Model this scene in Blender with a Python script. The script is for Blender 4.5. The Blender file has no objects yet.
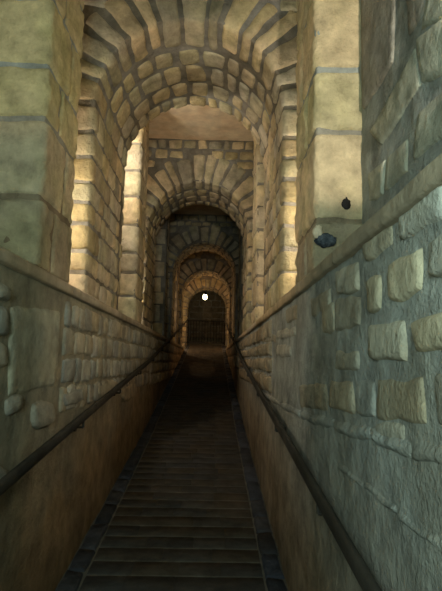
import bpy, math, random
from mathutils import Vector, Matrix, noise
C = bpy.context.scene.collection
PI = math.pi
EYE = 1.6                      # eye height over the ramp; heights below are relative to the eye unless noted
F = 540.0; CX, CY = 221.0, 295.5

# ------------------------------------------------------------------ camera
ROLL = math.radians(1.2)
vx, vy = 211 - CX, 362 - CY                     # where the passage's level lines vanish
dx = vx * math.cos(ROLL) + vy * math.sin(ROLL)
dy = -vx * math.sin(ROLL) + vy * math.cos(ROLL)
YAW, PITCH = math.atan(-dx / F), math.atan(dy / math.hypot(F, dx))
CAMR = Matrix.Rotation(-YAW, 3, 'Z') @ Matrix.Rotation(PI/2 + PITCH, 3, 'X') @ Matrix.Rotation(ROLL, 3, 'Z')
cam = bpy.data.cameras.new('camera'); co = bpy.data.objects.new('camera', cam); C.objects.link(co)
cam.sensor_fit = 'HORIZONTAL'; cam.sensor_width = 36; cam.lens = 36 * F / 442; cam.clip_start = .02
co.location = (0, 0, EYE); co.rotation_euler = CAMR.to_euler()
bpy.context.scene.camera = co

# ------------------------------------------------------------------ world, exposure
w = bpy.data.worlds.new('dim'); bpy.context.scene.world = w; w.use_nodes = True
w.node_tree.nodes['Background'].inputs[0].default_value = (.30, .45, .55, 1)
w.node_tree.nodes['Background'].inputs[1].default_value = .01
vs = bpy.context.scene.view_settings
vs.view_transform = 'Standard'; vs.look = 'None'; vs.gamma = 1; vs.use_curve_mapping = False; vs.exposure = 0

WARM = (1, .90, .76); DEEP = (1, .66, .36); COOL = (.70, .95, .90)
def point(name, x, y, z, e, col=WARM, r=.04):
    l = bpy.data.lights.new(name, 'POINT'); l.energy = e; l.color = col; l.shadow_soft_size = r
    o = bpy.data.objects.new(name, l); o.location = (x, y, z + EYE); C.objects.link(o); return o
def spot(name, p, to, e, ang, col=WARM, blend=.3, r=.04):
    l = bpy.data.lights.new(name, 'SPOT'); l.energy = e; l.color = col; l.shadow_soft_size = r
    l.spot_size = math.radians(ang); l.spot_blend = blend
    o = bpy.data.objects.new(name, l); a = Vector(p); b = Vector(to)
    o.location = (a.x, a.y, a.z + EYE); o.rotation_euler = (b - a).to_track_quat('-Z', 'Y').to_euler(); C.objects.link(o)
def area(name, p, to, e, sx, sy, col):
    l = bpy.data.lights.new(name, 'AREA'); l.energy = e; l.color = col; l.shape = 'RECTANGLE'; l.size = sx; l.size_y = sy
    o = bpy.data.objects.new(name, l); a = Vector(p); b = Vector(to)
    o.location = (a.x, a.y, a.z + EYE); o.rotation_euler = (b - a).to_track_quat('-Z', 'Y').to_euler(); C.objects.link(o)

area('cool_area_light', (-.25, -.7, .35), (.15, 3, .1), 46, .5, .7, COOL)  # cool area light added just behind the camera, its source unseen
spot('spotlight_on_right_pier', (.60, -.3, .9), (.66, 2.6, 1.50), 230, 30)
spot('spotlight_on_left_pier', (-.75, -.3, .7), (-1.0, 2.6, 1.70), 60, 24)
# lamps tucked into the side niches, between the piers
point('niche_lamp_first_left', -1.27, 3.38, .95, 21)
point('niche_lamp_first_right', .93, 3.38, 1.0, 21)
point('niche_lamp_second_left', -1.15, 5.35, 2.2, 36)
point('niche_lamp_second_right', .93, 5.35, .85, 9)
point('niche_lamp_third_left', -1.27, 6.98, .85, 15)
point('niche_lamp_fourth_left', -1.25, 12.7, 1.2, 7, DEEP)
point('niche_lamp_fourth_right', .9, 12.7, 1.2, 7, DEEP)
point('niche_lamp_fifth_left', -1.25, 16.5, 1.3, 30, DEEP)
point('niche_lamp_fifth_right', .9, 16.5, 1.3, 14, DEEP)

# ------------------------------------------------------------------ helpers
def proj(p):                                     # world point (eye-relative) -> photo pixel
    v = CAMR.transposed() @ Vector(p); return CX + F * v.x / -v.z, CY - F * v.y / -v.z
def ray(px, py):
    return CAMR @ Vector(((px - CX) / F, (CY - py) / F, -1))
def on_x(px, py, X):                             # the point of the plane x = X seen at a pixel -> (y, z)
    d = ray(px, py); k = X / d.x; return d.y * k, d.z * k
def on_y(px, py, Y):
    d = ray(px, py); k = Y / d.y; return d.x * k, d.z * k

def mat(name, col, kind='attr', scale=1.0, bump=.5, var=.45, rough=.92, second=None, brown_base=False):
    m = bpy.data.materials.new(name); m.use_nodes = True; nt = m.node_tree; N = nt.nodes; L = nt.links
    b = N['Principled BSDF']; b.inputs['Roughness'].default_value = rough
    b.inputs['Specular IOR Level'].default_value = .15
    tc = N.new('ShaderNodeTexCoord')
    n1 = N.new('ShaderNodeTexNoise'); n1.inputs['Scale'].default_value = 7 * scale; n1.inputs['Detail'].default_value = 6; n1.inputs['Roughness'].default_value = .65
    n2 = N.new('ShaderNodeTexNoise'); n2.inputs['Scale'].default_value = 2.2 * scale; n2.inputs['Detail'].default_value = 3
    n3 = N.new('ShaderNodeTexNoise'); n3.inputs['Scale'].default_value = 45 * scale; n3.inputs['Detail'].default_value = 5; n3.inputs['Roughness'].default_value = .7
    for n in (n1, n2, n3): L.new(tc.outputs['Object'], n.inputs['Vector'])
    r1 = N.new('ShaderNodeMapRange'); r1.inputs[1].default_value = .3; r1.inputs[2].default_value = .7
    r1.inputs[3].default_value = 1 - var; r1.inputs[4].default_value = 1 + var * .55
    L.new(n1.outputs['Fac'], r1.inputs[0])
    base = N.new('ShaderNodeMix'); base.data_type = 'RGBA'
    r2 = N.new('ShaderNodeMapRange'); r2.inputs[1].default_value = .42; r2.inputs[2].default_value = .62
    L.new(n2.outputs['Fac'], r2.inputs[0]); L.new(r2.outputs[0], base.inputs[0])
    s = second or tuple(c * .8 for c in col)
    base.inputs[6].default_value = (*col, 1); base.inputs[7].default_value = (*s, 1)
    mul = N.new('ShaderNodeMix'); mul.data_type = 'RGBA'; mul.blend_type = 'MULTIPLY'; mul.inputs[0].default_value = 1
    L.new(base.outputs[2], mul.inputs[6]); L.new(r1.outputs[0], mul.inputs[7])
    last = mul.outputs[2]
    if kind == 'attr':
        at = N.new('ShaderNodeAttribute'); at.attribute_name = 'tint'
        m2 = N.new('ShaderNodeMix'); m2.data_type = 'RGBA'; m2.blend_type = 'MULTIPLY'; m2.inputs[0].default_value = 1
        L.new(last, m2.inputs[6]); L.new(at.outputs['Color'], m2.inputs[7]); last = m2.outputs[2]
    if brown_base:                                     # colour turns browner towards the base of the walls, following the ramp
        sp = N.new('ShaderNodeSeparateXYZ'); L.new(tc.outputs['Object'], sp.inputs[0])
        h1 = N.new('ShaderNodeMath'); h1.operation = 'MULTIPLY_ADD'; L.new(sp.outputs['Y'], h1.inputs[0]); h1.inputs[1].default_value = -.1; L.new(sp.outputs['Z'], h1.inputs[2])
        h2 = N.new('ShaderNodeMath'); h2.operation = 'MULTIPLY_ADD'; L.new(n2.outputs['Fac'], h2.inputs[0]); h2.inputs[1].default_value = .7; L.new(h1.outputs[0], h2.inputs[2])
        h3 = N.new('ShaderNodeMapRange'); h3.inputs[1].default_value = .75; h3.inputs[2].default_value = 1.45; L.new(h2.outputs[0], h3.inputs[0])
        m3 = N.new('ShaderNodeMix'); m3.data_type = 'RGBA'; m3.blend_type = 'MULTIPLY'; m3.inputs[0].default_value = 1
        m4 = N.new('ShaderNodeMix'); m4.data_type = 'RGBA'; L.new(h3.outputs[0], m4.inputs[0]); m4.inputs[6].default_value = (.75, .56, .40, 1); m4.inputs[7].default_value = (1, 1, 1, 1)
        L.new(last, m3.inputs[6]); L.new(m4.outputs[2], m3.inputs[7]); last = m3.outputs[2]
    L.new(last, b.inputs['Base Color'])
    b1 = N.new('ShaderNodeBump'); b1.inputs['Strength'].default_value = bump; b1.inputs['Distance'].default_value = .03
    b2 = N.new('ShaderNodeBump'); b2.inputs['Strength'].default_value = bump; b2.inputs['Distance'].default_value = .011
    L.new(n1.outputs['Fac'], b1.inputs['Height']); L.new(n3.outputs['Fac'], b2.inputs['Height'])
    L.new(b1.outputs[0], b2.inputs['Normal']); L.new(b2.outputs[0], b.inputs['Normal'])
    return m

M = dict(
    stone=mat('limestone_blocks', (.60, .49, .335), second=(.55, .47, .28), bump=.9),
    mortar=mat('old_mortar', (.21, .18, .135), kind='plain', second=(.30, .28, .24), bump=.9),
    wallstone=mat('worn_limestone', (.50, .48, .39), second=(.48, .43, .32), bump=.8, brown_base=True),
    render=mat('worn_lime_render', (.36, .32, .22), kind='plain', second=(.27, .24, .165), bump=1.0, var=.4, brown_base=True),
    pale=mat('bluish_lime_mortar', (.40, .42, .38), kind='plain', second=(.31, .31, .26), bump=1.0, brown_base=True),
    ledge=mat('ledge_stone', (.50, .40, .27), second=(.42, .34, .23), bump=.4, var=.3),
    plaster=mat('cream_vault_plaster', (.84, .70, .50), kind='plain', second=(.68, .50, .32), bump=.15, var=.2),
    paver=mat('dark_pavers', (.075, .062, .048), second=(.065, .06, .052), bump=.3),
    joint=mat('paving_joints', (.16, .15, .12), kind='plain', bump=.6),
    gutter=mat('gutter_stone', (.075, .08, .095), second=(.05, .05, .055), bump=.8),
    iron=mat('dark_handrail_metal', (.05, .045, .036), kind='plain', bump=.1, rough=.6),
    black=mat('gate_iron', (.02, .018, .016), kind='plain', bump=.1, rough=.6),
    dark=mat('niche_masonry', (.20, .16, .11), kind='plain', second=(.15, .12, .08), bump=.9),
    rubble=mat('speckled_rubble', (.08, .10, .12), kind='attr', scale=6, bump=1, second=(.30, .34, .38), var=.8),
)
glow = bpy.data.materials.new('lamp_glass'); glow.use_nodes = True
b = glow.node_tree.nodes['Principled BSDF']; b.inputs['Emission Color'].default_value = (1, .86, .45, 1); b.inputs['Emission Strength'].default_value = 9
b.inputs['Base Color'].default_value = (.8, .75, .6, 1)

class MB:
    def __init__(s): s.v = []; s.f = []; s.m = []; s.c = []
    def grid(s, pts, nu, nv, mi=0, col=(1, 1, 1)):
        o = len(s.v); s.v += pts; s.c += [col] * len(pts)
        for i in range(nu - 1):
            for j in range(nv - 1):
                a = o + i * nv + j; s.f.append((a, a + nv, a + nv + 1, a + 1)); s.m.append(mi)
    def box(s, x0, x1, y0, y1, z0, z1, mi=0, col=(1, 1, 1), zs=(0, 0)):   # zs: lift at y0 and y1
        o = len(s.v)
        for x in (x0, x1):
            for y, q in ((y0, zs[0]), (y1, zs[1])):
                for z in (z0, z1): s.v.append((x, y, z + q)); s.c.append(col)
        for q in ((0, 1, 3, 2), (4, 6, 7, 5), (0, 4, 5, 1), (2, 3, 7, 6), (0, 2, 6, 4), (1, 5, 7, 3)):
            s.f.append(tuple(o + k for k in q)); s.m.append(mi)
    def tube(s, p, q, r, n=10, mi=0, col=(1, 1, 1)):
        a, b = Vector(p), Vector(q); d = (b - a).normalized(); u = d.orthogonal().normalized(); w_ = d.cross(u)
        o = len(s.v)
        for e in (a, b):
            for k in range(n):
                t = 2 * PI * k / n; s.v.append(tuple(e + u * math.cos(t) * r + w_ * math.sin(t) * r)); s.c.append(col)
        for k in range(n): s.f.append((o + k, o + (k + 1) % n, o + n + (k + 1) % n, o + n + k)); s.m.append(mi)
        s.f.append(tuple(o + k for k in range(n))[::-1]); s.m.append(mi)
        s.f.append(tuple(o + n + k for k in range(n))); s.m.append(mi)
    def lathe(s, c, prof, n=16, mi=0):
        o = len(s.v)
        for r, z in prof:
            for k in range(n):
                t = 2 * PI * k / n; s.v.append((c[0] + r * math.cos(t), c[1] + r * math.sin(t), c[2] + z)); s.c.append((1, 1, 1))
        for i in range(len(prof) - 1):
            for k in range(n):
                s.f.append((o + i*n + k, o + i*n + (k+1) % n, o + (i+1)*n + (k+1) % n, o + (i+1)*n + k)); s.m.append(mi)
    def build(s, name, mats, parent=None, smooth=True):
        base = Vector(parent.location) if parent else Vector((0, 0, 0))
        me = bpy.data.meshes.new(name)
        me.from_pydata([(x - base.x, y - base.y, z + EYE - base.z) for x, y, z in s.v], [], s.f)
        for m_ in mats: me.materials.append(m_)
        me.polygons.foreach_set('material_index', s.m)
        if smooth: me.polygons.foreach_set('use_smooth', [True] * len(s.f))
        at = me.color_attributes.new('tint', 'FLOAT_COLOR', 'POINT')
        buf = []
        for c in s.c: buf += [c[0], c[1], c[2], 1]
        at.data.foreach_set('color', buf)
        o = bpy.data.objects.new(name, me); C.objects.link(o)
        if parent: o.parent = parent
        return o

def tag(o, label=None, cat=None, group=None, kind=None):
    for k, v_ in (('label', label), ('category', cat), ('group', group), ('kind', kind)):
        if v_: o[k] = v_
    return o
def thing(name, loc, label, cat, group=None):
    o = bpy.data.objects.new(name, None); C.objects.link(o); o.location = (loc[0], loc[1], loc[2] + EYE); o.empty_display_size = .1
    return tag(o, label, cat, group)

rnd = random.Random(7)
def tintc(r, lo=.72, hi=1.12):
    v_ = r.uniform(lo, hi); k = r.uniform(-.07, .07); return (v_ * (1 + k), v_, v_ * (1 - k * 1.6 - .02))
def ns(x, y, z, s=1): return noise.noise(Vector((x * s, y * s, z * s)))

def stone(mb, mp, q, h=.018, k=.35, res=.045, mi=0, col=None, bev=.022, rough=.006, cap=14, wob=.012, sink=.006):
    """one block: q = four (t, s) corners, mp(t, s, h) -> point; a pillowed grid with rounded corners"""
    (ax, ay), (bx, by), (cx, cy), (dx_, dy_) = q
    W = (math.hypot(bx-ax, by-ay) + math.hypot(cx-dx_, cy-dy_)) / 2; H = (math.hypot(dx_-ax, dy_-ay) + math.hypot(cx-bx, cy-by)) / 2
    nu = min(cap, max(2, int(W / res))); nv = min(cap, max(2, int(H / res)))
    def steps(n, L_):
        e = min(.4, 2 * bev / max(L_, .01)); a = [-1, -1 + e * .45, -1 + e]
        a += [-1 + e + (2 - 2 * e) * i / n for i in range(1, n)]
        return a + [1 - e, 1 - e * .45, 1]
    A, B = steps(nu, W), steps(nv, H); sd = rnd.uniform(0, 50); pts = []
    col = col or tintc(rnd)
    tx, ty = rnd.uniform(-.25, .25), rnd.uniform(-.25, .25)
    for a in A:
        for b_ in B:
            x = a * math.sqrt(1 - k * b_ * b_ / 2); y = b_ * math.sqrt(1 - k * a * a / 2)
            u, v_ = (x + 1) / 2, (y + 1) / 2
            t = (ax*(1-u) + bx*u)*(1-v_) + (dx_*(1-u) + cx*u)*v_; s_ = (ay*(1-u) + by*u)*(1-v_) + (dy_*(1-u) + cy*u)*v_
            t += wob * ns(t * 9, s_ * 9, sd); s_ += wob * ns(t * 9, s_ * 9, sd + 9)
            e = min((1 - abs(a)) * W / 2, (1 - abs(b_)) * H / 2) / bev; e = max(0, min(1, e)); e = math.sin(e * PI / 2)
            hh = -sink + (h + sink) * e * (1 + tx * a + ty * b_) + (rough * ns(t * 14, s_ * 14, sd) + rough * .6 * ns(t * 33, s_ * 33, sd)) * e
            pts.append(tuple(mp(t, s_, hh)))
    mb.grid(pts, len(A), len(B), mi, col)

def courses(mb, mp, t0, t1, s0, s1, rh=(.14, .22), rw=(.14, .34), gap=.022, along='t', skip=None, jit=.012, **kw):
    """rows stacked in t, blocks along s (or the other way round)"""
    a0, a1, b0, b1 = (t0, t1, s0, s1) if along == 't' else (s0, s1, t0, t1)
    rows = [a0]
    while rows[-1] < a1 - rh[0] * .6: rows.append(rows[-1] + rnd.uniform(*rh))
    sc_ = (a1 - a0) / (rows[-1] - a0); rows = [a0 + (r - a0) * sc_ for r in rows]
    for i in range(len(rows) - 1):
        cols = [b0]
        while cols[-1] < b1 - rw[0] * .6: cols.append(cols[-1] + rnd.uniform(*rw))
        sc_ = (b1 - b0) / (cols[-1] - b0); cols = [b0 + (c - b0) * sc_ for c in cols]
        for j in range(len(cols) - 1):
            g = gap / 2; J = lambda: rnd.uniform(-jit, jit)
            q = [(rows[i] + g + J(), cols[j] + g + J()), (rows[i+1] - g + J(), cols[j] + g + J()), (rows[i+1] - g + J(), cols[j+1] - g + J()), (rows[i] + g + J(), cols[j+1] - g + J())]
            if along != 't': q = [(b_, a) for a, b_ in q]
            if skip and skip(sum(p[0] for p in q) / 4, sum(p[1] for p in q) / 4): continue
            stone(mb, mp, q, **kw)

def zf(y):                                       # the ramp
    z = -1.6 + .1 * y
    if y > 7: z += .028 * (y - 7)
    if y > 7 and y < 9: z -= 0
    return z

XL, XR = -.86, .49              # piers
WL, WR = -.84, .47              # lower walls
NL, NR = -1.45, 1.10            # backs of the niches
L0, L1 = .37, .43               # ledge under / top
ZT = 3.16                        # flat ceiling
YB, YE = -1.2, 18.6

# ------------------------------------------------------------------ floor
mb = MB(); pts = []
ys = [YB + (22 - YB) * i / 90 for i in range(91)]
for y in ys:
    for x in (WL - .05, -.5, -.19, .2, WR + .05): pts.append((x, y, zf(y) - .012 + .001 * ns(x, y, 0, 5)))
mb.grid(pts, len(ys), 5, 0)
fm = lambda t, s, h: (s, t, zf(t) - .010 + h)
y = YB
while y < 18.5:
    r_ = .185 + rnd.uniform(-.012, .012); x = WL + .13; xe = WR - .13
    far = y > 8
    cols = [x]
    while cols[-1] < xe - .1: cols.append(cols[-1] + (rnd.uniform(.2, .36)))
    k_ = (xe - x) / (cols[-1] - x); cols = [x + (c - x) * k_ for c in cols]
    for j in range(len(cols) - 1):
        stone(mb, fm, [(y + .010, cols[j] - .001), (y + r_ - .010, cols[j] - .001), (y + r_ - .010, cols[j+1] + .001), (y + .010, cols[j+1] + .001)], h=.003, k=.02, res=.3 if far else .07, mi=1, bev=.003, sink=.002, rough=.0008, wob=.002, col=tintc(rnd, .9, 1.08))
    y += r_
for sx in (0, 1):
    y = YB
    while y < 18.3:
        l_ = rnd.uniform(.25, .5); a, b_ = (WL + .005, WL + .12) if sx == 0 else (WR - .12, WR - .005)
        stone(mb, fm, [(y + .01, a), (y + l_ - .01, a), (y + l_ - .01, b_), (y + .01, b_)], h=.02, k=.1, res=.3 if y > 8 else .08, mi=2, bev=.012, col=tintc(rnd, .6, 1.3))
        y += l_
tag(mb.build('floor', [M['joint'], M['paver'], M['gutter']]), kind='structure')

# ------------------------------------------------------------------ lower walls
def wall_map(X, sgn):
    return lambda t, s, h: (X + sgn * (h + .006 * ns(t, s, X, 3)), t, s)
def plane_wall(mb, X, sgn, y0, y1, zlo, zhi, mi=0, amp=.008, n=(150, 26)):
    pts = []
    for i in range(n[0] + 1):
        u = (i / n[0]) ** 1.5; y = y0 + (y1 - y0) * u; lo = zlo(y) if callable(zlo) else zlo
        for j in range(n[1] + 1):
            z = lo + (zhi - lo) * j / n[1]
            h = .006 * ns(y, z, X, 3) + amp * (ns(y, z, X, 7) + .6 * ns(y, z, X, 17) + .4 * ns(y, z, X, 31)) - .004
            pts.append((X + sgn * h, y, z))
    mb.grid(pts, n[0] + 1, n[1] + 1, mi)
def sw(mp): return lambda t, s, h: mp(s, t, h)
def px_stones(mb, mp, X, quads, **kw):
    for q in quads:
        kk = dict(kw)
        if len(q) == 5: kk['col'] = q[4]; q = q[:4]
        stone(mb, mp, [on_x(p[0], p[1], X) for p in q], **kk)

# left lower wall
mb = MB(); mpL = wall_map(WL, 1)
plane_wall(mb, WL, 1, YB, YE + 3, lambda y: zf(y) - .15, L0 + .02, 0)
def c8(pts, ox, oy, s_): return [(ox + x / s_, oy + y / s_) for x, y in pts]
S = 3.936
for q in ([(-30,120),(33,140),(33,205),(-30,195)], [(-40,212),(28,222),(26,345),(-40,340)], [(-40,352),(24,358),(18,470),(-40,470)],):
    stone(mb, mpL, [on_x(*p, WL) for p in c8(q, 0, 250, S)], h=.022, mi=1, col=tintc(rnd, .8, 1.05))
# large smooth rendered slab, slightly proud
stone(mb, mpL, [on_x(*p, WL) for p in c8([(45,215),(236,238),(216,535),(30,585)], 0, 250, S)], h=.008, k=.08, mi=1, col=(.80, .82, .76), rough=.008)
y0s = on_x(63, 320, WL)[0]
zrow = [L0 - .03, .24, .10, -.04, -.18]
for r_ in range(4):
    y = y0s + .02; top = .335 - .165 * r_; bot = top - .15
    while y < 7.5:
        l_ = rnd.uniform(.12, .3); 
        stone(mb, mpL, [(y + .012, bot + rnd.uniform(-.01, .01)), (y + l_ - .012, bot + rnd.uniform(-.01, .01)), (y + l_ - .012, top + rnd.uniform(-.012, .012)), (y + .012, top + rnd.uniform(-.01, .01))], h=.009, mi=1, k=.25, rough=.004, bev=.014, col=tintc(rnd, .65, 1.0))
        y += l_
# scattered stones in the rendered base
for q in ([(30,402),(52,399),(55,425),(31,432)], [(-12,455),(8,468),(8,492),(-12,500)], [(60,392),(80,386),(82,402),(62,408)], [(5,398),(20,392),(22,410),(6,418)],
          [(96,384),(116,378),(117,392),(97,400)], [(120,388),(136,380),(136,396),(121,404)]):
    stone(mb, mpL, [on_x(*p, WL) for p in q], h=.018, k=.7, mi=1, col=tintc(rnd, .7, 1.0))
courses(mb, sw(mpL), -.35, L0 - .02, 7.5, 17, along='t', mi=1, res=.2, rh=(.15, .22), rw=(.2, .4))
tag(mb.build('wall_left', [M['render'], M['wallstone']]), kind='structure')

# right lower wall
mb = MB(); mpR = wall_map(WR, -1)
plane_wall(mb, WR, -1, YB, YE + 3, lambda y: zf(y) - .15, L0 + .02, 0)
s8 = lambda q: c8(q, 290, 180, 2.908)
s7 = lambda q: c8(q, 240, 200, 2.188)
near = [s8([(130,262),(203,225),(200,325),(142,337)]), s8([(226,288),(272,262),(271,370),(228,388)]), s8([(290,245),(384,193),(388,318),(294,360)]),
        s8([(217,185),(300,112),(300,195),(222,243)]), s8([(318,97),(450,-15),(450,120),(325,178)]), s8([(405,172),(520,110),(520,290),(414,288)]),
        s7([(280,268),(364,262),(369,356),(284,352)]), s7([(376,262),(470,232),(470,330),(386,342)]),
        s7([(196,393),(246,394),(250,470),(195,455)]), s7([(252,394),(291,396),(294,476),(254,470)]), s7([(296,393),(402,386),(412,492),(300,482)]), s7([(428,384),(520,370),(520,500),(432,494)]),
        s7([(210,330),(262,330),(262,375),(205,372)]), s7([(100,238),(125,225),(125,262),(102,270)]), s7([(80,315),(110,318),(110,345),(80,343)]), [(329,412),(300,408),(300,385),(327,382)], [(404,425),(376,422),(377,440),(404,448)], s8([(60,345),(118,312),(118,380),(62,400)]), s8([(130,345),(205,335),(207,430),(132,440)]), s7([(50,296),(78,292),(78,312),(50,312)]),
        s7([(80,286),(120,276),(120,300),(80,306)]), s7([(180,230),(205,222),(205,290),(182,292)])]
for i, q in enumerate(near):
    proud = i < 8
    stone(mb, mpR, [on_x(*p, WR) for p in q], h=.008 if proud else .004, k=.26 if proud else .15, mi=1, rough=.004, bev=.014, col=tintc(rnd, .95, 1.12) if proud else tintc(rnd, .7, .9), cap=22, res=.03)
# pale bluish mortar smeared between the near stones
courses(mb, sw(mpR), -.25, L0 - .02, 4.2, 9, along='t', mi=1, res=.1, rh=(.15, .2), rw=(.15, .35), col=(.7, .62, .52))
courses(mb, sw(mpR), -.1, L0 - .02, 9, 17, along='t', mi=1, res=.3, rh=(.15, .22), rw=(.2, .4))
# stones around the entrance, beside and behind the camera
courses(mb, sw(mpR), -.3, L0 - .02, YB, .85, along='t', mi=1)
# long broken lip of render, as two irregular ridges
def ridge(mb, mp, X, pxs, wdt=.035, h=.02):
    P = [on_x(x, y, X) for x, y in pxs]
    for i in range(len(P) - 1):
        a, b_ = P[i], P[i+1]
        stone(mb, mp, [(a[0], a[1] - wdt), (b_[0], b_[1] - wdt), (b_[0], b_[1]), (a[0], a[1])], h=h, k=.1, mi=0, rough=.015)
ridge(mb, mpR, WR, [(262,391),(300,410),(335,419),(372,428),(410,440),(460,452)], .045, .011)
ridge(mb, mpR, WR, [(338,464),(362,480),(395,508),(450,548)], .025, .006)
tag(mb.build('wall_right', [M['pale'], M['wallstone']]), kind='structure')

# ------------------------------------------------------------------ ledges (string course and niche floors)
def ledge(name, X, N_, sgn, label):
    mb = MB(); y = YB
    while y < 16.2:
        l_ = rnd.uniform(.7, 1.3); x0, x1 = sorted((X + sgn * .025 + rnd.uniform(-.003, .003), N_ - sgn * .05))
        n = 12; yy = [y + .003 + (l_ - .006) * i / n for i in range(n + 1)]
        prof = [(N_ - sgn * .05, L0), (X + sgn * .015, L0), (X + sgn * .024, L0 + .008), (X + sgn * .025, L1 - .012), (X + sgn * .012, L1), (N_ - sgn * .05, L1)]
        pts = []
        for q in yy:
            for a, z in prof: pts.append((a + .004 * ns(q, z, a, 6), q, z + .004 * ns(q, a, z, 4)))
        mb.grid(pts, len(yy), len(prof), 0, tintc(rnd, .85, 1.08)); y += l_
    tag(mb.build(name, [M['ledge']]), label, None, kind='structure')
ledge('trim_1', WL, NL, 1, 'narrow tan stone ledge running along the left wall')
ledge('trim_2', WR, NR, -1, 'narrow tan stone ledge running along the right wall')

# ------------------------------------------------------------------ niche back walls, ceiling
def niche_wall(name, X, sgn):
    mb = MB(); pts = []
    plane_wall(mb, X, sgn, 2.6, YE + .1, L1 - .06, ZT + .05, 0, n=(80, 20))
    courses(mb, sw(wall_map(X, sgn)), L1, ZT, 2.7, YE, mi=1, res=.2, rh=(.18, .28), rw=(.25, .5))
    tag(mb.build(name, [M['mortar'], M['stone']]), kind='structure')
niche_wall('wall_niche_left', NL, 1); niche_wall('wall_niche_right', NR, -1)

RW = .727                        # shallow recess beside the camera, right
mb = MB()
plane_wall(mb, RW, -1, YB, 2.66, L1 - .05, ZT + .05, 0, n=(60, 40))
mpU = wall_map(RW, -1)
su = lambda q: c8(q, 360, 0, 3.28)
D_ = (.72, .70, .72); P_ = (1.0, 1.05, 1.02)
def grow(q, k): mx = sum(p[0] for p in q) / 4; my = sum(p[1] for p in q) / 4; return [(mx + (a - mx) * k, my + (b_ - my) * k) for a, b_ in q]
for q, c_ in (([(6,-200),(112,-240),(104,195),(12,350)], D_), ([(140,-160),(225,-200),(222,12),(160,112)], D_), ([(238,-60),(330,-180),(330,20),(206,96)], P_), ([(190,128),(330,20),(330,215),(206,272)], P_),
              ([(178,165),(196,285),(70,468),(36,430)], P_), ([(196,372),(330,240),(330,400),(180,522)], P_), ([(90,516),(152,458),(156,560),(84,625)], P_), ([(28,570),(78,525),(74,640),(30,660)], P_)):
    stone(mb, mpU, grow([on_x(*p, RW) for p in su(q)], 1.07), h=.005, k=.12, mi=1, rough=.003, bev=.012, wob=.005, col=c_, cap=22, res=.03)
courses(mb, sw(mpU), L1, ZT, YB, 1.45, mi=1, rh=(.2, .3), rw=(.25, .4))
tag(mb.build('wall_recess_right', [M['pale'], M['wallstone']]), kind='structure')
mb = MB()
plane_wall(mb, -1.2, 1, YB, 2.66, L1 - .05, ZT + .05, 0, n=(50, 30))
courses(mb, sw(wall_map(-1.2, 1)), L1, ZT, YB, 2.6, mi=1, rh=(.2, .3), rw=(.25, .4))
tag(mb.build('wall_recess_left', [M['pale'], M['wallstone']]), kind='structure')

mb = MB(); pts = []
for i in range(80):
    y = YB + (YE + .2 - YB) * i / 79
    for j in range(13):
        x = NL - .05 + (NR - NL + .1) * j / 12; pts.append((x, y, ZT + .012 * ns(x, y, 0, 2)))
mb.grid(pts, 80, 13)
mb.box(NL - .06, NR + .06, YB, YE + .2, ZT + .03, ZT + .15)
tag(mb.build('ceiling', [M['plaster']]), kind='structure')

# ------------------------------------------------------------------ thin piers
def pier(name, sgn, X, N_, y0, D, label, res=.045, mortar='mortar', rows=None, cols=None, stn='stone', zlo=L1, zhi=ZT):
    """sgn -1: left side. path coordinate: <0 on the front face (distance outwards), 0..D along the passage, >D on the back"""
    rho = .02
    def mp(t, s, h):
        if s < -rho: return (X + sgn * (-s), y0 - h, t)
        if s <= rho:
            f = (s + rho) / (2 * rho) * PI / 2; x = rho - rho * math.sin(f) - h * math.sin(f); return (X + sgn * x, y0 + rho - rho * math.cos(f) - h * math.cos(f), t)
        if s < D - rho: return (X - sgn * h, y0 + s, t)
        if s <= D + rho:
            f = (s - D + rho) / (2 * rho) * PI / 2; return (X + sgn * (rho - (rho + h) * math.cos(f)), y0 + D - rho + (rho + h) * math.sin(f), t)
        return (X + sgn * (s - D), y0 + D + h, t)
    E = abs(N_ - X) + .004
    p = thing(name, (X + sgn * .2, y0 + D / 2, zlo), label, 'pier', None)
    mb = MB(); ss = [-E, -E / 2, -rho, -rho / 2, 0, rho / 2, rho] + [rho + (D - 2 * rho) * i / 6 for i in range(1, 6)] + [D - rho, D, D + rho, D + E / 2, D + E]
    n = 40; pts = []
    for i in range(n + 1):
        t = zlo - .01 + (zhi - zlo + .03) * i / n
        for s in ss: pts.append(mp(t, s, -.002 + .006 * ns(t, s, X + y0, 6)))
    mb.grid(pts, n + 1, len(ss), 0)
    if rows is None:
        rows = [zlo]
        while rows[-1] < zhi - .1: rows.append(rows[-1] + rnd.uniform(.19, .34))
        rows[-1] = zhi
    for i in range(len(rows) - 1):
        a, b_ = rows[i] + .011, rows[i+1] - .011
        c0 = rnd.uniform(.25, D * .5); c1 = -rnd.uniform(.26, E - .1)
        long_ = i % 2
        if long_: segs = [(-E, -.33), (-.31, D * .62), (D * .62 + .022, D + .2), (D + .222, D + E)]
        else: segs = [(-E, -.62 if E > .7 else -E + .1), (-.0 - min(E - .02, .45), D * .36), (D * .36 + .022, D + .3), (D + .322, D + E)]
        for s0, s1 in segs:
            if s1 - s0 < .04: continue
            j = lambda: rnd.uniform(-.006, .006)
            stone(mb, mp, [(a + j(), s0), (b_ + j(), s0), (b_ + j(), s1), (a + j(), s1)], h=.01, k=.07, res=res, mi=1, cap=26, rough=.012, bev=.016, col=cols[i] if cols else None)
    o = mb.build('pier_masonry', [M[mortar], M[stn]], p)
    return p

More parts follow.
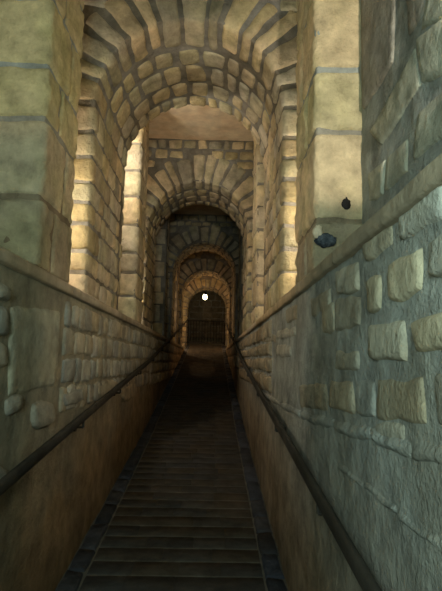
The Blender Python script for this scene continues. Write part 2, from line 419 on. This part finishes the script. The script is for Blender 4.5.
# course heights of the two nearest piers, read off the photograph
def zr(y_, Y=2.6): return on_y(340, y_, Y)[1]
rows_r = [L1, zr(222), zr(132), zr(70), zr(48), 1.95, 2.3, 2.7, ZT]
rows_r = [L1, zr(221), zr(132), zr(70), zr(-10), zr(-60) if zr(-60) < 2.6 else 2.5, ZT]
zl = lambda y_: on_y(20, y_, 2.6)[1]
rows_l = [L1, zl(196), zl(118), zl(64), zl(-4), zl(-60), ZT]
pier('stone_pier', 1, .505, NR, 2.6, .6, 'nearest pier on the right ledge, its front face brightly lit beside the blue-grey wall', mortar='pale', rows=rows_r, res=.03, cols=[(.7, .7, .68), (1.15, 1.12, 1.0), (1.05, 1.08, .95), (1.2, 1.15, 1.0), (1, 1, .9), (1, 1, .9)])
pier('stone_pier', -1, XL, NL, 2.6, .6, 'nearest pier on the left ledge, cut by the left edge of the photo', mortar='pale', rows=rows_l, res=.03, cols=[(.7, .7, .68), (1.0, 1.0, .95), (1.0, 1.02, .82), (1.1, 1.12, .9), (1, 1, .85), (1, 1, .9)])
pier('stone_pier', -1, XL, NL, 6.0, .6, 'narrow shaded pier on the left ledge between the first and second arches')
pier('stone_pier', 1, XR, NR, 6.0, .6, 'narrow pier on the right ledge seen in the slit between the first and second arches')
for y_ in (9.75, 13.3):
    pier('stone_pier', -1, XL, NL, y_, .5, 'dim left pier deep in the passage, beyond the ' + ('second' if y_ < 12 else 'third') + ' arch', res=.2)
    pier('stone_pier', 1, XR, NR, y_, .5, 'dim right pier deep in the passage, beyond the ' + ('second' if y_ < 12 else 'third') + ' arch', res=.2)

# ------------------------------------------------------------------ archways
def archway(y0, D, label, res=.045, crown=2.55, far=False, XL=XL):
    r = (XR - XL) / 2; xc = (XL + XR) / 2; zs = crown - r; Ls = zs - L1; La = PI * r; rho = .02
    def contour(t):                              # point and outward normal, t from the left foot over the crown
        if t < Ls: return XL, L1 + t, -1, 0
        if t > Ls + La: return XR, zs - (t - Ls - La), 1, 0
        a = PI - (t - Ls) / r; c, s = math.cos(a), math.sin(a); return xc + r * c, zs + r * s, c, s
    def mp(t, s, h):
        x, z, nx, nz = contour(t)
        if s < -rho: e, y = -s, y0 - h
        elif s <= rho:
            f = (s + rho) / (2 * rho) * PI / 2; e = rho - (rho + h) * math.sin(f); y = y0 + rho - (rho + h) * math.cos(f)
        elif s < D - rho: e, y = -h, y0 + s
        elif s <= D + rho:
            f = (s - D + rho) / (2 * rho) * PI / 2; e = rho - (rho + h) * math.cos(f); y = y0 + D - rho + (rho + h) * math.sin(f)
        else: e, y = s - D, y0 + D + h
        return (x + nx * e, y, z + nz * e)
    def reach(t):
        x, z, nx, nz = contour(t); L_ = []
        if nx < -1e-6: L_.append((NL - .004 - x) / nx)
        if nx > 1e-6: L_.append((NR + .004 - x) / nx)
        if nz > 1e-6: L_.append((ZT + .006 - z) / nz)
        return min(L_)
    root = thing('stone_archway', (xc, y0 + D / 2, L1), label, 'archway')
    def base(mb, ta, tb, n, full=True):
        pts = []; m_ = 0
        for i in range(n + 1):
            t = ta + (tb - ta) * i / n; E = reach(t) if full else .44
            ss = [-E, -E * .66, -E * .33, -rho, -rho / 2, 0, rho / 2, rho] + [D * k / 8 for k in range(1, 8)] + [D - rho, D - rho / 2, D, D + rho, D + E * .33, D + E * .66, D + E]
            for s in ss: pts.append(mp(t, s, -.002 + .006 * ns(t, s, y0, 6)))
            m_ = len(ss)
        mb.grid(pts, n + 1, m_, 0)
    kw = dict(res=res, mi=1)
    # piers
    for side in (0, 1):
        mb = MB(); ta, tb = (0, Ls) if side == 0 else (Ls + La, 2 * Ls + La)
        base(mb, ta, tb, 16)
        t = ta; i = 0
        while t < tb - .08:
            hh = rnd.uniform(.15, .22); e_ = min(t + hh, tb)
            if tb - e_ < .09: e_ = tb
            q0 = -(.34 if i % 2 else .22) ; q1 = rnd.uniform(.1, .2) if i % 2 else rnd.uniform(.22, .34)
            E = reach((t + e_) / 2)
            def seg(a, b_):
                j = lambda: rnd.uniform(-.008, .008)
                stone(mb, mp, [(t + .011 + j(), a), (e_ - .011 + j(), a), (e_ - .011 + j(), b_), (t + .011 + j(), b_)], h=.011, k=.16, rough=.008, bev=.016, **kw)
            seg(q0, q1); seg(-E + .01, q0 - .024)
            s = q1 + .022
            while s < D - .22:
                l_ = rnd.uniform(.14, .3); seg(s, min(s + l_, D - .2)); s += l_ + .022
            seg(max(s, D - .18), D + .25); seg(D + .275, D + E - .01)
            t = e_; i += 1
        mb.build('pier', [M['mortar'], M['stone']], root)
    # ring of voussoirs wrapping onto the soffit
    mb = MB(); base(mb, Ls, Ls + La, 48, False)
    nvs = 15; edges = [Ls]
    for i in range(nvs): edges.append(edges[-1] + rnd.uniform(.7, 1.3))
    k_ = La / (edges[-1] - Ls); edges = [Ls + (e - Ls) * k_ for e in edges]
    outs = []
    for i in range(nvs):
        a, b_ = edges[i], edges[i+1]; g = .015
        o_ = -rnd.uniform(.30, .43); i_ = rnd.uniform(.30, .37) if D > 1 else rnd.uniform(.14, .2)
        j = lambda: rnd.uniform(-.008, .008)
        stone(mb, mp, [(a + g + j(), o_), (b_ - g + j(), o_), (b_ - g, i_ + j()), (a + g, i_ + j())], h=.014, k=.2, cap=20, rough=.009, bev=.018, **kw)
        s = i_ + .025
        outs.append(s)
    # soffit behind: rubble in uneven ranks
    courses(mb, mp, Ls, Ls + La, .39 if D > 1 else .22, D - .2, along='s', rh=(.22, .3), rw=(.12, .23), gap=.036, jit=.016, h=.013, k=.42, bev=.018, **kw)
    for i in range(nvs): stone(mb, mp, [(edges[i] + .01, D - .18), (edges[i+1] - .01, D - .18), (edges[i+1] - .01, D + .3), (edges[i] + .01, D + .3)], h=.014, k=.2, **kw)
    mb.build('arch_ring', [M['mortar'], M['stone']], root)
    # spandrels
    for yy, sg in ((y0 + .002, -1), (y0 + D - .002, 1)):
        mb = MB()
        pts = []; n = 60
        for i in range(n + 1):
            t = Ls + La * i / n; E = reach(t); x, z, nx, nz = contour(t)
            for f in (0, .33, .66, 1):
                e = .40 + (E - .40) * f; px_, pz_ = x + nx * e, z + nz * e; pts.append((px_, yy + sg * .006 * ns(px_, pz_, yy, 6), pz_))
        mb.grid(pts, n + 1, 4, 0)
        for cxn in (NL, NR):                    # corner fillers up to the ceiling
            a = cxn; b_ = xc + (.5 if cxn > xc else -.5)
            lo, hi = sorted((a, b_)); pts = [(lo + (hi - lo) * i / 6, yy + sg * .001, 2.35 + (ZT + .02 - 2.35) * j_ / 6) for i in range(7) for j_ in range(7)]
            mb.grid(pts, 7, 7, 0)
        mpf = lambda t, s, h: (s, yy + sg * h, t)
        def skip(t, s):
            if t < zs - .05: return True
            return math.hypot(s - xc, t - zs) < r + .41
        courses(mb, mpf, zs, ZT, NL, NR, skip=skip, rh=(.10, .16), rw=(.11, .26), jit=.016, h=.02, k=.35, **kw)
        mb.build('spandrel_wall', [M['mortar'], M['stone']], root)
    return root
archway(3.76, 1.38, 'nearest stone archway, largest, its voussoir ring filling the top of the photo', res=.04, XL=XL - .03)
archway(7.42, 1.15, 'second archway from the viewer, lit stone front under the flat cream ceiling', res=.05, XL=XL - .08)
archway(11.4, .9, 'third archway from the viewer, dark front with a thin glowing rim', res=.12, far=True)
archway(14.95, .9, 'fourth archway from the viewer, small ring with warm glowing front stones', res=.14, far=True)
archway(18.6, .6, 'farthest archway framing the dark gate and hanging lamp', res=.14, far=True)

# ------------------------------------------------------------------ far chamber
mb = MB()
zc = zf(18.8)
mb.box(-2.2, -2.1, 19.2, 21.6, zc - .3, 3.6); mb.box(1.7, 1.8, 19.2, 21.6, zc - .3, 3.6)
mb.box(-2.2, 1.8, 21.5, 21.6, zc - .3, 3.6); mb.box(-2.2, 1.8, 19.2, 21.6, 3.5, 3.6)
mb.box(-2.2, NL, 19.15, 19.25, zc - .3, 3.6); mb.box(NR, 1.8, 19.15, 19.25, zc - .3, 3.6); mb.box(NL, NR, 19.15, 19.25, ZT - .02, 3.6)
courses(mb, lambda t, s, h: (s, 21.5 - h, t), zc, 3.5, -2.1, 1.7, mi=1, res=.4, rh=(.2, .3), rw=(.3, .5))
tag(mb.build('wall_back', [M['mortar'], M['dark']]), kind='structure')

g = thing('iron_gate', (XL + .67, 18.75, zf(18.75)), 'low dark barred gate closing the farthest archway', 'gate')
zb, zt_ = .60, 1.43
mb = MB()
mb.box(XL + .02, XR - .02, 18.73, 18.77, zt_ - .04, zt_); mb.box(XL + .02, XR - .02, 18.73, 18.77, zb + .04, zb + .08)
mb.box(XL + .02, XL + .06, 18.73, 18.77, zb - .05, zt_); mb.box(XR - .06, XR - .02, 18.73, 18.77, zb - .05, zt_)
mb.build('frame', [M['black']], g, smooth=False)
for i in range(12):
    x = XL + .13 + i * (XR - XL - .26) / 11; m2 = MB(); m2.tube((x, 18.75, zb + .06), (x, 18.75, zt_ - .02), .011, 8); m2.build('bar', [M['black']], g)

lx, lz = on_y(205, 297, 19.9)
lamp = thing('hanging_lamp', (lx, 19.9, 3.5), 'small glowing lamp hanging beyond the farthest archway', 'lamp')
mb = MB(); mb.tube((lx, 19.9, lz + .17), (lx, 19.9, 3.5), .008, 8); mb.build('cord', [M['black']], lamp)
mb = MB(); mb.lathe((lx, 19.9, lz), [(.001, .2), (.03, .19), (.05, .15), (.075, .11), (.075, .09), (.001, .09)], 16); mb.build('cap', [M['black']], lamp)
mb = MB(); mb.lathe((lx, 19.9, lz), [(.06, .09)] + [(.085 * math.sin(a), .11 * math.cos(a) ) for a in [PI * k / 10 for k in range(3, 11)]], 18); mb.build('globe', [glow], lamp)
point('hanging_lamp_light', lx, 19.9, lz - .16, 1.2, (1, .75, .4), .05)

# ------------------------------------------------------------------ handrails
def rail(sgn, X, label):
    root = thing('handrail', (X, 2, zf(2) + .9), label, 'handrail', None)
    mb = MB(); n = 80; pts = []
    sec = [(-.014, -.018), (-.014, .018), (-.006, .028), (.006, .028), (.014, .018), (.014, -.018), (.006, -.028), (-.006, -.028), (-.014, -.018)]
    for i in range(n + 1):
        y = YB + .1 + (17.6 - YB) * i / n
        for a, z in sec: pts.append((X + a, y, zf(y) + .90 + z))
    mb.grid(pts, n + 1, len(sec)); mb.build('rail', [M['iron']], root)
    wl = WL if sgn < 0 else WR; y = -.6
    while y < 17:
        m2 = MB(); z = zf(y) + .90
        m2.tube((X, y, z - .02), (X, y, z - .065), .007, 8); m2.tube((X, y, z - .065), (wl + sgn * .02, y, z - .065), .007, 8)
        m2.tube((wl - sgn * .012, y, z - .065), (wl + sgn * .02, y, z - .065), .026, 12)
        m2.build('bracket', [M['iron']], root, smooth=False); y += 1.35
rail(-1, WL + .055, 'dark handrail fixed along the left wall above the ramp')
rail(1, WR - .055, 'dark handrail fixed along the right wall above the ramp')

px_, pz_ = on_y(346, 204, 2.59)
pit = MB()
# ------------------------------------------------------------------ small lump at the foot of the nearest right pier
bx_, bz_ = on_y(326, 240, 2.56)
lump = thing('speckled_lump', (bx_, 2.55, bz_ - .06), 'small dark speckled lump with a white corner at the foot of the nearest right pier', 'lump')
def blob(mb, c, r, sd, col, mi=0, n=16):
    pts = []
    for i in range(n + 1):
        th = PI * i / n
        for j in range(2 * n + 1):
            ph = 2 * PI * (j % (2 * n)) / (2 * n); d = Vector((math.sin(th) * math.cos(ph), math.sin(th) * math.sin(ph), math.cos(th)))
            k = 1 + .25 * noise.noise(d * 2.5 + Vector((sd, 0, 0))) + .12 * noise.noise(d * 7 + Vector((sd, 3, 0)))
            pts.append((c[0] + d.x * r[0] * k, c[1] + d.y * r[1] * k, c[2] + d.z * r[2] * k))
    mb.grid(pts, n + 1, 2 * n + 1, mi, col)
mb = MB(); blob(mb, (bx_, 2.57, bz_), (.05, .03, .034), 3, (1, 1, 1))
mb.build('lump_body', [M['rubble']], lump)
blob(pit, (px_, 2.588, pz_), (.022, .006, .03), 5, (.8, .7, .6)); pit.build('dark_pit', [M['black']], bpy.data.objects['stone_pier'])
x2, z2 = on_y(318, 232, 2.56)
mb = MB(); blob(mb, (x2, 2.565, z2), (.024, .02, .034), 8, (2.2, 2.2, 2.2)); tag(mb.build('pale_corner', [M['plaster']], lump), 'white corner of the lump')
